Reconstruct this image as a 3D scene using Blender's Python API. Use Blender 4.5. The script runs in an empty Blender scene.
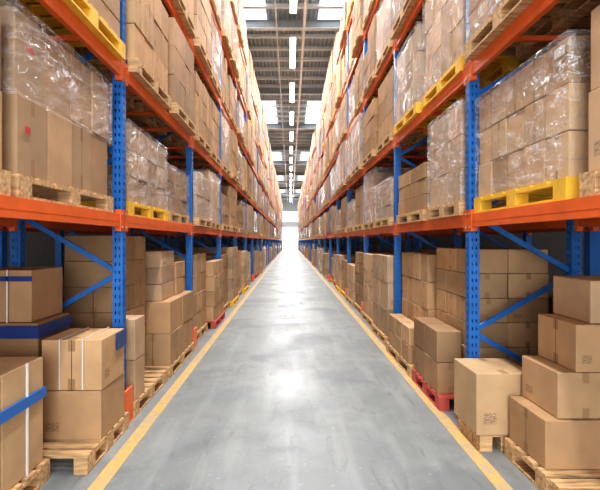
import bpy, random, math
from mathutils import Vector, Matrix
random.seed(7)
R=random.random
def U(a,b): return a+(b-a)*R()
sc=bpy.context.scene
COL=sc.collection
# ------------------------------------------------------------------ materials
def newmat(name):
    m=bpy.data.materials.new(name); m.use_nodes=True
    nt=m.node_tree; b=nt.nodes['Principled BSDF']
    return m,nt,b
def mk(nt,t,**k):
    n=nt.nodes.new(t)
    for a,v in k.items(): setattr(n,a,v)
    return n
def mathn(nt,op,a,b=None,c=None):
    n=mk(nt,'ShaderNodeMath',operation=op)
    for i,v in enumerate((a,b,c)):
        if v is None: continue
        if isinstance(v,(int,float)): n.inputs[i].default_value=v
        else: nt.links.new(v,n.inputs[i])
    return n.outputs[0]
def mix(nt,f,a,b,mode='MIX'):
    n=mk(nt,'ShaderNodeMix',data_type='RGBA',blend_type=mode)
    for i,v in ((0,f),(6,a),(7,b)):
        if isinstance(v,(int,float)): n.inputs[i].default_value=v
        elif isinstance(v,tuple): n.inputs[i].default_value=v
        else: nt.links.new(v,n.inputs[i])
    return n.outputs[2]
def noise(nt,scale,detail=3,vec=None,stretch=None,dist=0):
    tc=mk(nt,'ShaderNodeTexCoord')
    src=tc.outputs['Object']
    if stretch:
        mp=mk(nt,'ShaderNodeMapping'); mp.inputs['Scale'].default_value=stretch
        nt.links.new(src,mp.inputs[0]); src=mp.outputs[0]
    n=mk(nt,'ShaderNodeTexNoise'); n.inputs['Scale'].default_value=scale; n.inputs['Detail'].default_value=detail
    n.inputs['Distortion'].default_value=dist
    nt.links.new(src,n.inputs[0]); return n.outputs[0]
def ramp(nt,f,a,b):
    n=mk(nt,'ShaderNodeMapRange'); n.inputs[1].default_value=a; n.inputs[2].default_value=b
    nt.links.new(f,n.inputs[0]); return n.outputs[0]
def simple(name,col,rough=.5,metal=0,var=.15,nscale=6,stretch=None,spec=.5):
    m,nt,b=newmat(name)
    n=noise(nt,nscale,4,stretch=stretch)
    c=mix(nt,ramp(nt,n,.3,.7),tuple(x*(1-var) for x in col)+(1,),tuple(min(1,x*(1+var)) for x in col)+(1,))
    nt.links.new(c,b.inputs['Base Color'])
    b.inputs['Roughness'].default_value=rough; b.inputs['Metallic'].default_value=metal
    b.inputs['Specular IOR Level'].default_value=spec
    return m
M_BLUE=simple('blue_paint',(.014,.145,.47),.42,0,.12)
M_ORANGE=simple('orange_paint',(.80,.15,.03),.4,0,.1)
M_STEEL=simple('galvanised_steel',(.45,.46,.48),.45,.6,.1)
M_PURLIN=simple('purlin_white_paint',(.80,.84,.87),.45,0,.05)
M_RAFT=simple('rafter_grey_paint',(.34,.38,.41),.5,0,.08)
M_WOOD=simple('pallet_wood',(.56,.36,.18),.8,0,.4,5,(1,8,8))
M_YPAL=simple('yellow_pallet_paint',(.85,.52,.05),.6,0,.12)
M_RPAL=simple('red_pallet_paint',(.50,.09,.07),.6,0,.2)
M_TAPEB=simple('blue_band',(.02,.15,.50),.35,0,.1)
M_NAVY=simple('navy_band',(.02,.05,.20),.35,0,.1)
M_STRAP=simple('white_strap',(.75,.73,.68),.3,0,.05)
M_LABEL=simple('paper_label',(.8,.8,.78),.5,0,.04)
M_RED=simple('red_print',(.55,.05,.04),.5,0,.08)
M_WALL=simple('wall_panel',(.62,.64,.65),.6,0,.05)
M_WHITE=simple('white_enamel',(.8,.8,.8),.4,0,.04)
def carton():
    m,nt,b=newmat('cardboard')
    at=mk(nt,'ShaderNodeAttribute',attribute_name='Col')
    n1=noise(nt,5,4)
    n3=noise(nt,1.3,3)
    c=mix(nt,ramp(nt,n1,.3,.7),(.90,.90,.90,1),(1.06,1.05,1.04,1))
    c=mix(nt,ramp(nt,n3,.35,.65),c,mix(nt,1.0,c,(.86,.85,.84,1),'MULTIPLY'))
    c=mix(nt,1.0,at.outputs['Color'],c,'MULTIPLY')
    uv=mk(nt,'ShaderNodeUVMap',uv_map='UVMap'); sp=mk(nt,'ShaderNodeSeparateXYZ'); nt.links.new(uv.outputs[0],sp.inputs[0])
    u,v=sp.outputs[0],sp.outputs[1]
    a=at.outputs['Alpha']
    du=mathn(nt,'ABSOLUTE',mathn(nt,'SUBTRACT',u,.5))
    strip=mathn(nt,'LESS_THAN',du,.06)
    ends=mathn(nt,'GREATER_THAN',mathn(nt,'ABSOLUTE',mathn(nt,'SUBTRACT',v,.5)),.27)
    tape=mathn(nt,'MULTIPLY',mathn(nt,'MULTIPLY',strip,ends),mathn(nt,'GREATER_THAN',a,.5))
    seam=mathn(nt,'MULTIPLY',mathn(nt,'LESS_THAN',du,.007),mathn(nt,'GREATER_THAN',a,.75))
    c=mix(nt,mathn(nt,'MULTIPLY',tape,.8),c,(.33,.20,.10,1))
    c=mix(nt,seam,c,(.14,.08,.04,1))
    inu=mathn(nt,'MULTIPLY',mathn(nt,'GREATER_THAN',u,.12),mathn(nt,'LESS_THAN',u,.34))
    inv=mathn(nt,'MULTIPLY',mathn(nt,'GREATER_THAN',v,.18),mathn(nt,'LESS_THAN',v,.36))
    br=mk(nt,'ShaderNodeTexNoise'); br.inputs['Scale'].default_value=38; nt.links.new(uv.outputs[0],br.inputs[0])
    txt=mathn(nt,'GREATER_THAN',br.outputs[0],.5)
    pa=mathn(nt,'LESS_THAN',a,.13)
    pm=mathn(nt,'MULTIPLY',mathn(nt,'MULTIPLY',inu,inv),mathn(nt,'MULTIPLY',txt,pa))
    c=mix(nt,mathn(nt,'MULTIPLY',pm,.6),c,(.12,.08,.06,1))
    nt.links.new(c,b.inputs['Base Color'])
    b.inputs['Roughness'].default_value=.75; b.inputs['Specular IOR Level'].default_value=.25
    bp=mk(nt,'ShaderNodeBump'); bp.inputs['Strength'].default_value=.15; bp.inputs['Distance'].default_value=.01
    nt.links.new(n1,bp.inputs['Height']); nt.links.new(bp.outputs[0],b.inputs['Normal'])
    return m
M_CARD=carton()
def wrapm():
    m,nt,b=newmat('stretch_wrap')
    out=nt.nodes['Material Output']
    b.inputs['Base Color'].default_value=(.95,.97,.99,1); b.inputs['Roughness'].default_value=.10
    b.inputs['Specular IOR Level'].default_value=1.0
    w=noise(nt,2.2,7,stretch=(1,1,4),dist=1.8); w2=noise(nt,4.5,5,stretch=(3,3,1),dist=1.4); w3=noise(nt,1.4,3)
    l1=ramp(nt,mathn(nt,'ABSOLUTE',mathn(nt,'SUBTRACT',w,.5)),.016,.0)
    l2=ramp(nt,mathn(nt,'ABSOLUTE',mathn(nt,'SUBTRACT',w2,.52)),.014,.0)
    f=mathn(nt,'ADD',mathn(nt,'MULTIPLY',l1,.85),mathn(nt,'MULTIPLY',l2,.7))
    f=mathn(nt,'MULTIPLY',f,ramp(nt,w3,.38,.58))
    f=mathn(nt,'ADD',f,mathn(nt,'MULTIPLY',ramp(nt,w,.54,.70),.34))
    f=mathn(nt,'MINIMUM',mathn(nt,'ADD',f,.08),.92)
    tr=mk(nt,'ShaderNodeBsdfTransparent'); mx=mk(nt,'ShaderNodeMixShader')
    nt.links.new(f,mx.inputs[0]); nt.links.new(tr.outputs[0],mx.inputs[1]); nt.links.new(b.outputs[0],mx.inputs[2])
    nt.links.new(mx.outputs[0],out.inputs[0])
    bp=mk(nt,'ShaderNodeBump'); bp.inputs['Strength'].default_value=1; bp.inputs['Distance'].default_value=.09
    nt.links.new(mathn(nt,'ADD',w,w2),bp.inputs['Height']); nt.links.new(bp.outputs[0],b.inputs['Normal'])
    return m
M_WRAP=wrapm()
def floorm():
    m,nt,b=newmat('polished_concrete')
    n1=noise(nt,.7,6); n2=noise(nt,5,6); n3=noise(nt,1.6,6,stretch=(3,.3,1)); n4=noise(nt,1.1,8,dist=.6); n5=noise(nt,22,4); n6=noise(nt,9,7,stretch=(1,.25,1),dist=1)
    c=mix(nt,ramp(nt,n1,.3,.7),(.212,.234,.234,1),(.295,.315,.31,1))
    c=mix(nt,mathn(nt,'MULTIPLY',ramp(nt,n2,.35,.75),.45),c,(.17,.19,.19,1))
    c=mix(nt,mathn(nt,'MULTIPLY',ramp(nt,n3,.50,.66),.4),c,(.38,.395,.385,1))
    c=mix(nt,mathn(nt,'MULTIPLY',ramp(nt,n4,.53,.64),.5),c,(.14,.158,.16,1))
    c=mix(nt,mathn(nt,'MULTIPLY',ramp(nt,n5,.62,.7),.35),c,(.42,.43,.42,1))
    c=mix(nt,mathn(nt,'MULTIPLY',ramp(nt,n6,.58,.70),.5),c,(.15,.16,.16,1))
    tc=mk(nt,'ShaderNodeTexCoord'); sp=mk(nt,'ShaderNodeSeparateXYZ'); nt.links.new(tc.outputs['Object'],sp.inputs[0])
    j=mathn(nt,'LESS_THAN',mathn(nt,'ABSOLUTE',mathn(nt,'SUBTRACT',mathn(nt,'PINGPONG',sp.outputs[1],5.0),2.4)),.006)
    c=mix(nt,mathn(nt,'MULTIPLY',j,.4),c,(.12,.12,.12,1))
    nt.links.new(c,b.inputs['Base Color'])
    r=mathn(nt,'ADD',mathn(nt,'MULTIPLY',n4,.4),.25); nt.links.new(r,b.inputs['Roughness'])
    b.inputs['Specular IOR Level'].default_value=.42
    return m
M_FLOOR=floorm()
def linem():
    m,nt,b=newmat('worn_yellow_paint')
    n=noise(nt,14,6); n2=noise(nt,2,3)
    f=ramp(nt,mathn(nt,'ADD',mathn(nt,'MULTIPLY',n,.6),mathn(nt,'MULTIPLY',n2,.4)),.44,.54)
    f=mathn(nt,'ADD',mathn(nt,'MULTIPLY',f,.6),.4)
    c=mix(nt,f,(.36,.35,.30,1),(.66,.42,.14,1)); nt.links.new(c,b.inputs['Base Color'])
    b.inputs['Roughness'].default_value=.45
    return m
M_LINE=linem()
def roofm():
    m,nt,b=newmat('corrugated_roof')
    tc=mk(nt,'ShaderNodeTexCoord'); w=mk(nt,'ShaderNodeTexWave',bands_direction='X'); w.inputs['Scale'].default_value=1.6
    nt.links.new(tc.outputs['Object'],w.inputs[0])
    c=mix(nt,w.outputs['Fac'],(.33,.38,.41,1),(.50,.56,.60,1)); nt.links.new(c,b.inputs['Base Color'])
    b.inputs['Roughness'].default_value=.4
    bp=mk(nt,'ShaderNodeBump'); bp.inputs['Distance'].default_value=.05; nt.links.new(w.outputs['Fac'],bp.inputs['Height']); nt.links.new(bp.outputs[0],b.inputs['Normal'])
    return m
M_ROOF=roofm()
def emis(name,col,s):
    m,nt,b=newmat(name)
    b.inputs['Base Color'].default_value=col+(1,)
    b.inputs['Emission Color'].default_value=col+(1,); b.inputs['Emission Strength'].default_value=s
    return m
M_SKYL=emis('skylight_polycarbonate',(.90,.96,1.0),2.2)
M_LAMP=emis('lamp_diffuser',(1,.99,.97),9.0)
M_DAY=emis('daylit_glazing',(.97,.99,1.0),2.4)
# ------------------------------------------------------------------ mesh builder
class MB:
    def __init__(s): s.v=[];s.f=[];s.uv=[];s.col=[];s.mi=[];s.mats=[]
    def m(s,mat):
        if mat not in s.mats: s.mats.append(mat)
        return s.mats.index(mat)
    def quad(s,p,mat,col=(1,1,1,1)):
        i=len(s.v); s.v+=[tuple(q) for q in p]; s.f.append((i,i+1,i+2,i+3)); s.uv+=[(0,0),(1,0),(1,1),(0,1)]; s.col+=[col]*4; s.mi.append(s.m(mat))
    def box(s,a,b,mat,col=(1,1,1),rot=0,alph=None,faces=None):
        x0,y0,z0=a;x1,y1,z1=b
        P=[(x0,y0,z0),(x1,y0,z0),(x1,y1,z0),(x0,y1,z0),(x0,y0,z1),(x1,y0,z1),(x1,y1,z1),(x0,y1,z1)]
        if rot:
            cx,cy=(x0+x1)/2,(y0+y1)/2;c,sn=math.cos(rot),math.sin(rot)
            P=[(cx+(x-cx)*c-(y-cy)*sn,cy+(x-cx)*sn+(y-cy)*c,z) for x,y,z in P]
        i=len(s.v); s.v+=P; mi=s.m(mat)
        F=[(0,1,5,4),(1,2,6,5),(2,3,7,6),(3,0,4,7),(4,5,6,7),(3,2,1,0)]
        for k,f in enumerate(F):
            s.f.append(tuple(i+q for q in f)); s.uv+=[(0,0),(1,0),(1,1),(0,1)]
            al=(alph[k] if alph else 0)
            s.col+=[(col[0],col[1],col[2],al)]*4; s.mi.append(mi)
    def beam(s,p,q,w,mat,h=None):
        p=Vector(p);q=Vector(q);d=(q-p).normalized(); h=h or w
        up=Vector((0,1,0)) if abs(d.y)<.9 else Vector((0,0,1))
        a=d.cross(up).normalized()*w/2; b=d.cross(a).normalized()*h/2
        i=len(s.v); s.v+=[tuple(t) for t in (p-a-b,p+a-b,p+a+b,p-a+b,q-a-b,q+a-b,q+a+b,q-a+b)]; mi=s.m(mat)
        for f in [(0,1,5,4),(1,2,6,5),(2,3,7,6),(3,0,4,7),(4,5,6,7),(3,2,1,0)]:
            s.f.append(tuple(i+k for k in f)); s.uv+=[(0,0),(1,0),(1,1),(0,1)]; s.col+=[(1,1,1,0)]*4; s.mi.append(mi)
    def mesh(s,name):
        me=bpy.data.meshes.new(name); me.from_pydata(s.v,[],s.f)
        ul=me.uv_layers.new(name='UVMap'); ul.data.foreach_set('uv',[c for t in s.uv for c in t])
        ca=me.color_attributes.new('Col','FLOAT_COLOR','CORNER'); ca.data.foreach_set('color',[c for t in s.col for c in t])
        for mt in s.mats: me.materials.append(mt)
        me.polygons.foreach_set('material_index',s.mi); me.update(); return me
    def obj(s,name,parent=None,loc=None,bevel=0):
        o=bpy.data.objects.new(name,s.mesh(name)); COL.objects.link(o)
        if loc: o.location=loc
        if parent: o.parent=parent
        if bevel: 
            md=o.modifiers.new('bevel','BEVEL'); md.width=bevel; md.segments=2; md.limit_method='ANGLE'
        return o
def inst(me,name,loc,parent=None):
    o=bpy.data.objects.new(name,me); COL.objects.link(o); o.location=loc
    if parent:o.parent=parent
    return o
# ------------------------------------------------------------------ layout constants
XL,XR=-1.60,1.71; DEPTH=.95; BAY=2.8; Y0=4.0; NB=31
LV=[1.89,3.28,4.80,6.32,7.84]; BH=.12; POST=8.75
YEND=Y0+BAY*NB
# ------------------------------------------------------------------ racks
def postmesh(mb,cx,cy,perf=True,inward=1):
    w=.095; d=.08; z1=POST; x0,x1=cx-w/2,cx+w/2; y0,y1=cy-d/2,cy+d/2
    if not perf:
        mb.box((x0,y0,0),(x1,y1,z1),M_BLUE)
    else:
        def panel(f,length):
            n=int(z1/.075)
            for a,b in ((0,.24),(.38,.62),(.76,1.0)):
                mb.quad([f(a,0),f(b,0),f(b,z1),f(a,z1)],M_BLUE)
            for k in range(n):
                z=k*.075
                for a,b in ((.24,.38),(.62,.76)):
                    mb.quad([f(a,z),f(b,z),f(b,z+.045),f(a,z+.045)],M_BLUE)
        panel(lambda t,z:(x0+(x1-x0)*t,y0,z),w)
        xf = x1 if inward>0 else x0
        xb = x0 if inward>0 else x1
        panel(lambda t,z:(xf,y0+(y1-y0)*t,z),d)
        mb.quad([(x0,y1,0),(x1,y1,0),(x1,y1,z1),(x0,y1,z1)],M_BLUE)
        mb.quad([(xb,y0,0),(xb,y0+.02,0),(xb,y0+.02,z1),(xb,y0,z1)],M_BLUE)
        mb.quad([(xb,y1-.02,0),(xb,y1,0),(xb,y1,z1),(xb,y1-.02,z1)],M_BLUE)
    mb.box((cx-.075,cy-.07,0),(cx+.075,cy+.07,.012),M_BLUE)
    for dx in(-.055,.055): mb.box((cx+dx-.012,cy-.062,.012),(cx+dx+.012,cy-.045,.03),M_STEEL)
def frame(side,perf):
    mb=MB(); s=side
    postmesh(mb,0,0,perf,-s); postmesh(mb,s*DEPTH,0,perf,-s)
    z=.3; front = (s<0)
    while z+.55<POST-.1:
        xa,xb=(0,s*DEPTH) if front else (s*DEPTH,0)
        mb.beam((xa,0.01,z),(xb,0.01,z+.55),.045,M_BLUE,.03)
        front=not front; z+=.55
    for z in (.2,POST-.12,): mb.beam((0,0.01,z),(s*DEPTH,0.01,z),.045,M_BLUE,.03)
    return mb.mesh('upright_frame')
def beampair(side):
    mb=MB(); s=side
    for xb in (0,s*DEPTH):
        xo = xb - s*.022 if xb==0 else xb
        y0,y1=.045,BAY-.045
        mb.box((xo-.022,y0,-BH/2),(xo+.022,y1,BH/2),M_ORANGE)
        mb.box((xo-.024,y0,-.012),(xo+.024,y1,-.004),M_ORANGE)
        for yc in (y0-.004,y1+.004):
            mb.box((xo-.028,yc-.045,-.10),(xo+.028,yc+.045,.10),M_ORANGE)
            mb.box((xo-.034,yc-.012,-.07),(xo+.034,yc+.012,-.055),M_STEEL)
            mb.box((xo-.034,yc-.012,.055),(xo+.034,yc+.012,.07),M_STEEL)
    for yc in (.6,1.4,2.2):
        mb.beam((0,yc,BH/2-.03),(s*DEPTH,yc,BH/2-.03),.04,M_ORANGE,.03)
    return mb.mesh('beam_pair')
def guard(x,y,s,par):
    mb=MB(); h=.32
    mb.box((x-.012,y-.10,0),(x+.012,y+.10,h),M_ORANGE)
    xa,xb=(x-.09,x) if s<0 else (x,x+.09)
    mb.box((xa,y-.105,0),(xb,y-.08,h*.92),M_ORANGE)
    mb.box((xa,y+.08,0),(xb,y+.105,h*.92),M_ORANGE)
    mb.box((x-.02,y-.13,0),(x+.02,y+.13,.012),M_ORANGE)
    mb.obj('upright_guard',par,bevel=.008)
for s,X in ((-1,XL),(1,XR)):
    fa=frame(s,True); fb=frame(s,False); bm=beampair(s)
    for row in (0,1):
        e=bpy.data.objects.new('pallet_rack',None); COL.objects.link(e)
        xx=X+s*row*1.12
        nb=NB if row==0 else 14
        for i in range(-2,nb+1):
            y=Y0+BAY*i
            inst(fa if (row==0 and i<9) else fb,'upright_frame',(xx,y,0),e)
            if row==0 and 0<=i<7: guard(X-s*.085,y,s,e)
            if i<nb:
                for z in LV: inst(bm,'beam_pair',(xx,y,z),e)
# ------------------------------------------------------------------ pallets
def pallet(mb,x0,x1,y0,y1,z,mat,detail=True):
    if not detail:
        mb.box((x0,y0,z+.115),(x1,y1,z+.14),mat)
        for k in range(3):
            ya=y0+(y1-y0-.12)*k/2; mb.box((x0,ya,z),(x1,ya+.12,z+.115),mat)
        return
    xs=[x0,(x0+x1)/2-.05,x1-.1]
    n=7; L=y1-y0; bw=L/n*.74
    for k in range(n):
        ya=y0+(L-bw)*k/(n-1); mb.box((x0,ya,z+.12),(x1,ya+bw,z+.14),mat)
    for xa in xs:
        mb.box((xa,y0,z+.10),(xa+.1,y1,z+.12),mat)
        mb.box((xa,y0,z),(xa+.1,y1,z+.018),mat)
        for k in range(3):
            ya=y0+(L-.13)*k/2; mb.box((xa,ya,z+.018),(xa+.1,ya+.13,z+.10),mat)
# ------------------------------------------------------------------ carton stacks
TINTS=[tuple(c*.93 for c in t) for t in [(.61,.39,.21),(.53,.335,.18),(.66,.45,.27),(.43,.265,.14),(.56,.39,.25),(.50,.33,.20)]]
def stack(mb,x0,x1,y0,y1,z0,z1,nx,ny,nz,tint=None,partial=0,jit=.008,far=False,inner=True):
    tint=tint or random.choice(TINTS)
    dx,dy,dz=(x1-x0)/nx,(y1-y0)/ny,(z1-z0)/nz
    for k in range(nz):
        for i in range(nx):
            for j in range(ny):
                if k==nz-1 and partial and R()<partial: continue
                v=U(.80,1.14); g=U(-.012,.012)
                col=(tint[0]*v,tint[1]*v+g,tint[2]*v+g)
                jx,jy=U(-jit,jit),U(-jit,jit)
                a=(x0+i*dx+.004+jx,y0+j*dy+.004+jy,z0+k*dz)
                b=(x0+(i+1)*dx-.005+jx,y0+(j+1)*dy-.005+jy,z0+(k+1)*dz-.004)
                al=[R() for _ in range(6)]
                al[4]=.6
                mb.box(a,b,M_CARD,col,rot=(0 if far else U(-.02,.02)),alph=al)
def wrapobj(x0,x1,y0,y1,z0,z1,parent,zlo=None):
    e=.02; x0-=e;x1+=e;y0-=e;y1+=e;z1+=e
    if zlo is not None: z0=zlo
    mb=MB(); n=14
    def g(f):
        P=[[None]*(n+1) for _ in range(n+1)]
        for i in range(n+1):
            for j in range(n+1):
                p=Vector(f(i/n,j/n)); q=.012 if 0<i<n and 0<j<n else 0
                P[i][j]=p+Vector((U(-q,q),U(-q,q),U(-q,q)))
        for i in range(n):
            for j in range(n): mb.quad([P[i][j],P[i+1][j],P[i+1][j+1],P[i][j+1]],M_WRAP)
    g(lambda u,v:(x0+(x1-x0)*u,y0,z0+(z1-z0)*v)); g(lambda u,v:(x0+(x1-x0)*u,y1,z0+(z1-z0)*v))
    g(lambda u,v:(x0,y0+(y1-y0)*u,z0+(z1-z0)*v)); g(lambda u,v:(x1,y0+(y1-y0)*u,z0+(z1-z0)*v))
    g(lambda u,v:(x0+(x1-x0)*u,y0+(y1-y0)*v,z1))
    return mb.obj('plastic_wrap',parent)
def sx(side,a,b):
    X=XL if side<0 else XR
    return (X-b,X-a) if side<0 else (X+a,X+b)
def nearload(side,y0,y1,zdeck,top,nx,ny,nz,wrap=False,pm=None,tint=None,partial=0,front=0.0,depth=.95,zlo=None,label=None):
    x0,x1=sx(side,front,front+depth)
    mb=MB()
    px0,px1=sx(side,front-.03,front+1.0)
    pallet(mb,px0,px1,y0,y1,zdeck+.001,pm or M_WOOD); mb.obj('wooden_pallet')
    mb=MB(); stack(mb,x0,x1,y0+.02,y1-.02,zdeck+.142,top,nx,ny,nz,tint,partial)
    o=mb.obj('cardboard_box_stack',bevel=.006)
    if label:
        mb=MB(); xf=x1+.012 if side<0 else x0-.012
        for (ly,lz,w,h,m) in label: mb.box((min(xf,xf+.003*-side),ly,lz),(max(xf,xf+.003*-side),ly+w,lz+h),m)
        mb.obj('label',o)
    if wrap: wrapobj(x0,x1,y0+.02,y1-.02,zdeck+.142,top,o,zlo)
    return o
TOP1=LV[0]+BH/2
nearload(-1,1.28,2.40,TOP1,2.98,2,3,2,tint=TINTS[0],label=[(2.2,2.62,.07,.05,M_RED)])
nearload(-1,2.47,3.80,TOP1,3.08,3,4,2,wrap=True,tint=(.52,.345,.20),zlo=2.55,label=[(2.56,2.35,.05,.04,M_RED),(2.56,2.85,.09,.02,M_RED)])
nearload(-1,4.18,5.50,TOP1,2.88,2,4,3,wrap=True,pm=M_YPAL,tint=(.50,.335,.20))
nearload(-1,5.56,6.68,TOP1,2.70,2,3,3,tint=TINTS[3],wrap=True)
nearload(1,1.28,2.48,TOP1,3.02,2,3,2,tint=TINTS[2])
nearload(1,2.60,3.90,TOP1,2.97,3,5,3,wrap=True,pm=M_YPAL,tint=(.58,.39,.215),label=[(2.64,2.86,.10,.06,M_LABEL)])
nearload(1,4.12,5.10,TOP1,3.06,2,3,3,wrap=True,tint=(.54,.365,.21),front=-.05)
nearload(1,5.25,6.55,TOP1,2.68,3,4,3,partial=.3,tint=TINTS[1],front=-.05)
def strips(o,items):
    mb=MB()
    for a,b,m in items: mb.box(a,b,m)
    mb.obj('band',o)
def gl(name_boxes,bev=.006):
    mb=MB()
    for a,b,(nx,ny,nz),t in name_boxes: stack(mb,a[0],b[0],a[1],b[1],a[2],b[2],nx,ny,nz,t,jit=.005)
    return mb.obj('cardboard_box_stack',bevel=bev)
def gp(x0,x1,y0,y1,m=None):
    mb=MB(); pallet(mb,x0,x1,y0,y1,0.001,m or M_WOOD); mb.obj('wooden_pallet')
A=gl([((-2.5,2.15,.142),(-1.75,3.03,.885),(1,2,1),(.57,.385,.215))])
strips(A,[((-1.746,2.14,.60),(-1.730,3.035,.67),M_TAPEB),((-2.51,2.128,.60),(-1.730,2.14,.67),M_TAPEB),
          ((-1.746,2.36,.145),(-1.732,2.372,.89),M_STRAP),((-1.746,2.82,.145),(-1.732,2.832,.89),M_STRAP)])
gp(-2.65,-1.72,2.02,3.06)
B=gl([((-1.97,3.33,.142),(-1.47,3.83,.53),(1,1,1),TINTS[1]),((-1.95,3.34,.53),(-1.47,3.80,.93),(1,1,1),TINTS[0])])
strips(B,[((-1.466,3.60,.78),(-1.454,3.80,.92),M_NAVY),
          ((-1.80,3.322,.54),(-1.79,3.332,.93),M_STRAP),((-1.80,3.33,.928),(-1.79,3.81,.934),M_STRAP),((-1.62,3.322,.54),(-1.61,3.332,.93),M_STRAP),((-1.62,3.33,.928),(-1.61,3.81,.934),M_STRAP)])
B2=gl([((-2.55,3.38,.142),(-2.0,3.88,1.05),(1,1,2),TINTS[3]),((-2.55,3.40,1.05),(-2.06,3.88,1.47),(1,1,1),TINTS[1])])
strips(B2,[((-2.56,3.365,.93),(-1.995,3.374,1.03),M_NAVY),((-1.996,3.365,.93),(-1.984,3.88,1.03),M_NAVY),((-2.56,3.385,1.38),(-2.05,3.394,1.42),M_NAVY),((-2.25,3.385,1.05),(-2.24,3.392,1.47),M_STRAP)])
gp(-2.5,-1.47,3.10,3.90)
C=gl([((-2.36,4.45,.142),(-1.74,5.15,1.76),(1,2,6),TINTS[1]),])
gl([((-1.70,4.15,.142),(-1.50,4.42,.94),(1,1,2),TINTS[2])])
gp(-2.45,-1.49,4.10,5.18)
D=gl([((-2.4,5.32,.142),(-1.49,6.58,.94),(2,2,2),TINTS[0]),((-2.4,5.40,.94),(-1.62,6.0,1.57),(2,1,3),TINTS[4]),((-2.4,6.02,.94),(-1.60,6.5,1.40),(2,1,2),TINTS[1])])
gp(-2.45,-1.48,5.27,6.62)
Rs=gl([((1.73,2.90,.142),(2.60,3.38,.48),(2,1,1),TINTS[0]),((1.83,2.92,.48),(2.62,3.38,.80),(2,1,1),TINTS[1]),
      ((1.95,2.92,.80),(2.62,3.38,1.13),(2,1,1),TINTS[0]),((2.07,2.94,1.13),(2.60,3.38,1.43),(2,1,1),TINTS[2])])
gp(1.70,2.64,2.40,3.39)
Sb=gl([((1.49,3.42,.142),(1.97,3.89,.64),(1,1,1),(.58,.40,.225))])
gp(1.53,1.97,3.44,3.88)
E=gl([((1.78,4.28,.142),(2.60,5.20,1.62),(2,3,6),TINTS[0])])
gl([((1.50,4.35,.142),(1.76,5.20,.78),(1,2,2),TINTS[3])])
gp(1.49,2.6,4.26,5.22,M_RPAL)
Gs=gl([((1.72,5.34,.142),(2.6,6.58,1.53),(2,4,4),TINTS[1])])
gl([((1.50,5.4,.142),(1.70,6.5,.60),(1,3,2),TINTS[0])])
gp(1.49,2.6,5.30,6.62,M_WOOD)
def rload():
    return random.choice(TINTS),random.choice([2,3,3,4]),random.choice([2,3,3,4]),2
LVS=[(0,1.62)]
for i,z in enumerate(LV):
    nxt=LV[i+1]-BH/2 if i+1<len(LV) else z+1.5
    LVS.append((z+BH/2,nxt-(z+BH/2)))
NEAR=4
for side in (-1,1):
    for b in range(-1,NEAR):
        ya=Y0+BAY*b
        for li,(deck,clear) in enumerate(LVS):
            if li<2 and b in(-1,0): continue
            for (p,q) in [(ya+.10,ya+1.36),(ya+1.44,ya+2.70)]:
                t,nz,ny,nx=rload()
                h=U(.80,.93)*clear if li else U(.6,.97)*clear
                if li and R()<.15: h*=.75
                pm=M_YPAL if R()<.05 else M_WOOD
                if li==0: 
                    pm=random.choice([M_WOOD,M_WOOD,M_WOOD,M_YPAL,M_RPAL]); nz+=1
                nearload(side,p+U(0,.05),q-U(0,.05),deck,deck+h,nx,ny,nz,wrap=(R()<(.5 if li else .0)),pm=pm,tint=t,partial=(.2 if R()<.3 else 0),front=(U(-.14,.05) if li==0 else U(-.12,-.02)),depth=U(.95,1.05))
def mass(side,row,b0,b1,off):
    mb=MB(); mp=MB(); mw=MB()
    for b in range(b0,b1):
        ya=Y0+BAY*b
        for li,(deck,clear) in enumerate(LVS):
            for (p,q) in [(ya+.10,ya+1.36),(ya+1.44,ya+2.70)]:
                if R()<.03: continue
                t,nz,ny,nx=rload()
                h=U(.78,.93)*clear if li else U(.6,.95)*clear
                fr=off+(0 if row else (U(-.14,.05) if li==0 else U(-.12,-.02)))
                x0,x1=sx(side,fr,fr+(.92 if row else 1.02))
                pm=random.choice([M_WOOD]*9+[M_YPAL,M_RPAL]) if row==0 else M_WOOD
                pallet(mp,x0,x1,p,q,deck+.001,pm,detail=(b<10 and row==0))
                stack(mb,x0,x1,p+.02,q-.02,deck+.142,deck+h,1 if b>10 or row else 2,ny,nz,t,.15 if R()<.3 else 0,far=True)
                if row==0 and R()<.4:
                    mw.box((x0-.02,p,deck+.142),(x1+.02,q,deck+h+.015),M_WRAP)
    o=mb.obj('cardboard_box_stack'); mp.obj('pallet_row',o)
    if row==0: mw.obj('plastic_wrap',o)
for side in (-1,1):
    mass(side,0,NEAR,NB,0.0)
    mass(side,1,-1,12,1.18)
# ------------------------------------------------------------------ room shell
WX=6.0; YB=-9.0; YE=YEND+6; H=11.2
mb=MB(); mb.box((-WX,YB,-.1),(WX,YE+8,0),M_FLOOR); mb.obj('floor')
for x in (-1.33,1.47):
    mb=MB(); mb.box((x-.055,YB+1,0),(x+.055,YEND+2,.003),M_LINE); mb.obj('floor_marking_line')
mb=MB(); mb.box((-WX-.15,YB,-.1),(-WX,YE,H),M_WALL); mb.obj('wall_left')
mb=MB(); mb.box((WX,YB,-.1),(WX+.15,YE,H),M_WALL); mb.obj('wall_right')
def endwall(name,y,dw,dh):
    mb=MB(); t=.15
    mb.box((-WX,y,0),(-dw,y+t,dh),M_WALL); mb.box((dw,y,0),(WX,y+t,dh),M_WALL)
    mb.box((-WX,y,dh),(WX,y+t,H),M_WALL)
    mb.obj(name)
endwall('wall_far',YE,2.6,4.8)
endwall('wall_back',YB-.15,5.0,5.5)  # behind camera, unseen; wide opening added to let in soft fill
mb=MB(); mb.box((-2.58,YE-.03,0.01),(2.58,YE-.01,4.76),M_DAY)
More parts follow.
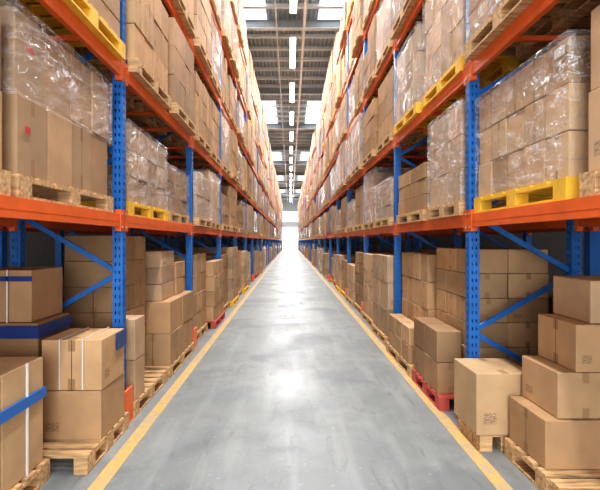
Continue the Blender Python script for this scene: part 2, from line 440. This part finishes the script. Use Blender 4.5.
mb.box((-2.7,YE-.08,0),(-2.58,YE-.005,4.88),M_STEEL); mb.box((2.58,YE-.08,0),(2.7,YE-.005,4.88),M_STEEL); mb.box((-2.7,YE-.08,4.76),(2.7,YE-.005,4.95),M_PURLIN)
mb.obj('door_1')
mb=MB(); mb.box((-4,YE-.04,6.0),(4,YE-.01,8.4),M_DAY)
for x in (-4,-2,0,2,4): mb.box((x-.05,YE-.08,5.95),(x+.05,YE-.03,8.45),M_STEEL)
for z in (6.0,7.2,8.4): mb.box((-4,YE-.08,z-.06),(4,YE-.03,z+.06),M_STEEL)
mb.obj('window_1')
# ceiling
mb=MB(); mb.box((-WX,YB,H),(WX,YE,H+.1),M_ROOF); mb.obj('ceiling')
mb=MB(); y=YB+1
while y<YE-1:
    mb.box((-WX,y-.02,H-.2),(WX,y+.02,H-.05),M_PURLIN); mb.box((-WX,y-.09,H-.215),(WX,y+.09,H-.2),M_PURLIN); y+=1.25
mb.obj('roof_purlins')
mb=MB(); y=YB+3
while y<YE-1:
    mb.box((-WX,y-.02,H-.55),(WX,y+.02,H-.22),M_RAFT); mb.box((-WX,y-.11,H-.58),(WX,y+.11,H-.55),M_PURLIN); mb.box((-WX,y-.11,H-.235),(WX,y+.11,H-.22),M_RAFT); y+=8
mb.obj('roof_rafters')
for y in range(-4,int(YE)-5,16):
    mb=MB()
    for x0,x1 in ((-2.2,-1.0),(1.2,2.6)):
        mb.box((x0,y+.6,H-.012),(x1,y+6.4,H-.002),M_SKYL)
        mb.box((x0-.05,y+.55,H-.03),(x0,y+6.45,H-.001),M_WHITE); mb.box((x1,y+.55,H-.03),(x1+.05,y+6.45,H-.001),M_WHITE)
    mb.obj('skylight')
mb=MB(); x=.55
mb.box((x-.05,YB,9.98),(x+.05,YE-.1,10.0),M_WHITE); mb.box((x-.05,YB,10.0),(x-.04,YE-.1,10.07),M_WHITE); mb.box((x+.04,YB,10.0),(x+.05,YE-.1,10.07),M_WHITE)
y=YB+1
while y<YE: mb.box((x-.008,y-.008,10.0),(x+.008,y+.008,H),M_STEEL); y+=4
mb.obj('cable_tray')
mb=MB()
mb.beam((-.55,YB,10.5),(-.55,YE-.1,10.5),.06,M_WHITE)
y=YB+1
while y<YE: mb.box((-.558,y-.008,10.5),(-.542,y+.008,H),M_STEEL); y+=4
mb.obj('sprinkler_pipe')
lm=MB(); HL=1.55
lm.box((-.13,-HL-.05,0),(.13,HL+.05,.04),M_WHITE); lm.box((-.07,-HL,.04),(.07,HL,.09),M_WHITE)
lm.quad([(-.11,HL,-.004),(.11,HL,-.004),(.11,-HL,-.004),(-.11,-HL,-.004)],M_LAMP)
for yy in(-1.2,1.2): lm.box((-.006,yy-.006,.09),(.006,yy+.006,1.2),M_STEEL)
lme=lm.mesh('linear_high_bay_light')
y=-6.0
while y<YE-3:
    o=inst(lme,'linear_high_bay_light',(.12,y,10.0))
    L=bpy.data.lights.new('lamp','AREA'); L.shape='RECTANGLE'; L.size=.4; L.size_y=3.0; L.energy=290; L.color=(.99,.995,1)
    lo=bpy.data.objects.new('lamp',L); COL.objects.link(lo); lo.parent=o; lo.location=(0,0,-.05)
    y+=5.0
def dl(name,y,e,rx,w,h,z):
    L=bpy.data.lights.new(name,'AREA'); L.shape='RECTANGLE'; L.size=w; L.size_y=h; L.energy=e; L.color=(.95,.98,1)
    lo=bpy.data.objects.new(name,L); COL.objects.link(lo); lo.location=(0,y,z); lo.rotation_euler=(math.radians(rx),0,0)
dl('rear_fill_light',YB+.1,850,90,9.5,5.3,2.8)  # added fill lamp behind camera, brightens carton faces turned to the camera
dl('far_door_daylight',YE-.2,450,-90,5,4.7,2.4)
dl('far_window_daylight',YE-.2,200,-90,8,2.4,7.2)
w=bpy.data.worlds.new('world'); sc.world=w; w.use_nodes=True
bg=w.node_tree.nodes['Background']; bg.inputs[0].default_value=(.92,.96,1,1); bg.inputs[1].default_value=1.6
# camera
cd=bpy.data.cameras.new('camera'); cam=bpy.data.objects.new('camera',cd); COL.objects.link(cam)
cam.location=(0,0,1.7); cam.rotation_euler=(math.radians(90),0,0)
cd.sensor_width=36; cd.lens=427/600*36; cd.shift_x=10/600; cd.shift_y=-4/600; cd.clip_end=300; cd.clip_start=.05
sc.camera=cam
sc.view_settings.view_transform='Standard'; sc.view_settings.exposure=0.15
try: sc.view_settings.look='Medium High Contrast'
except Exception as ex: print('look',ex)
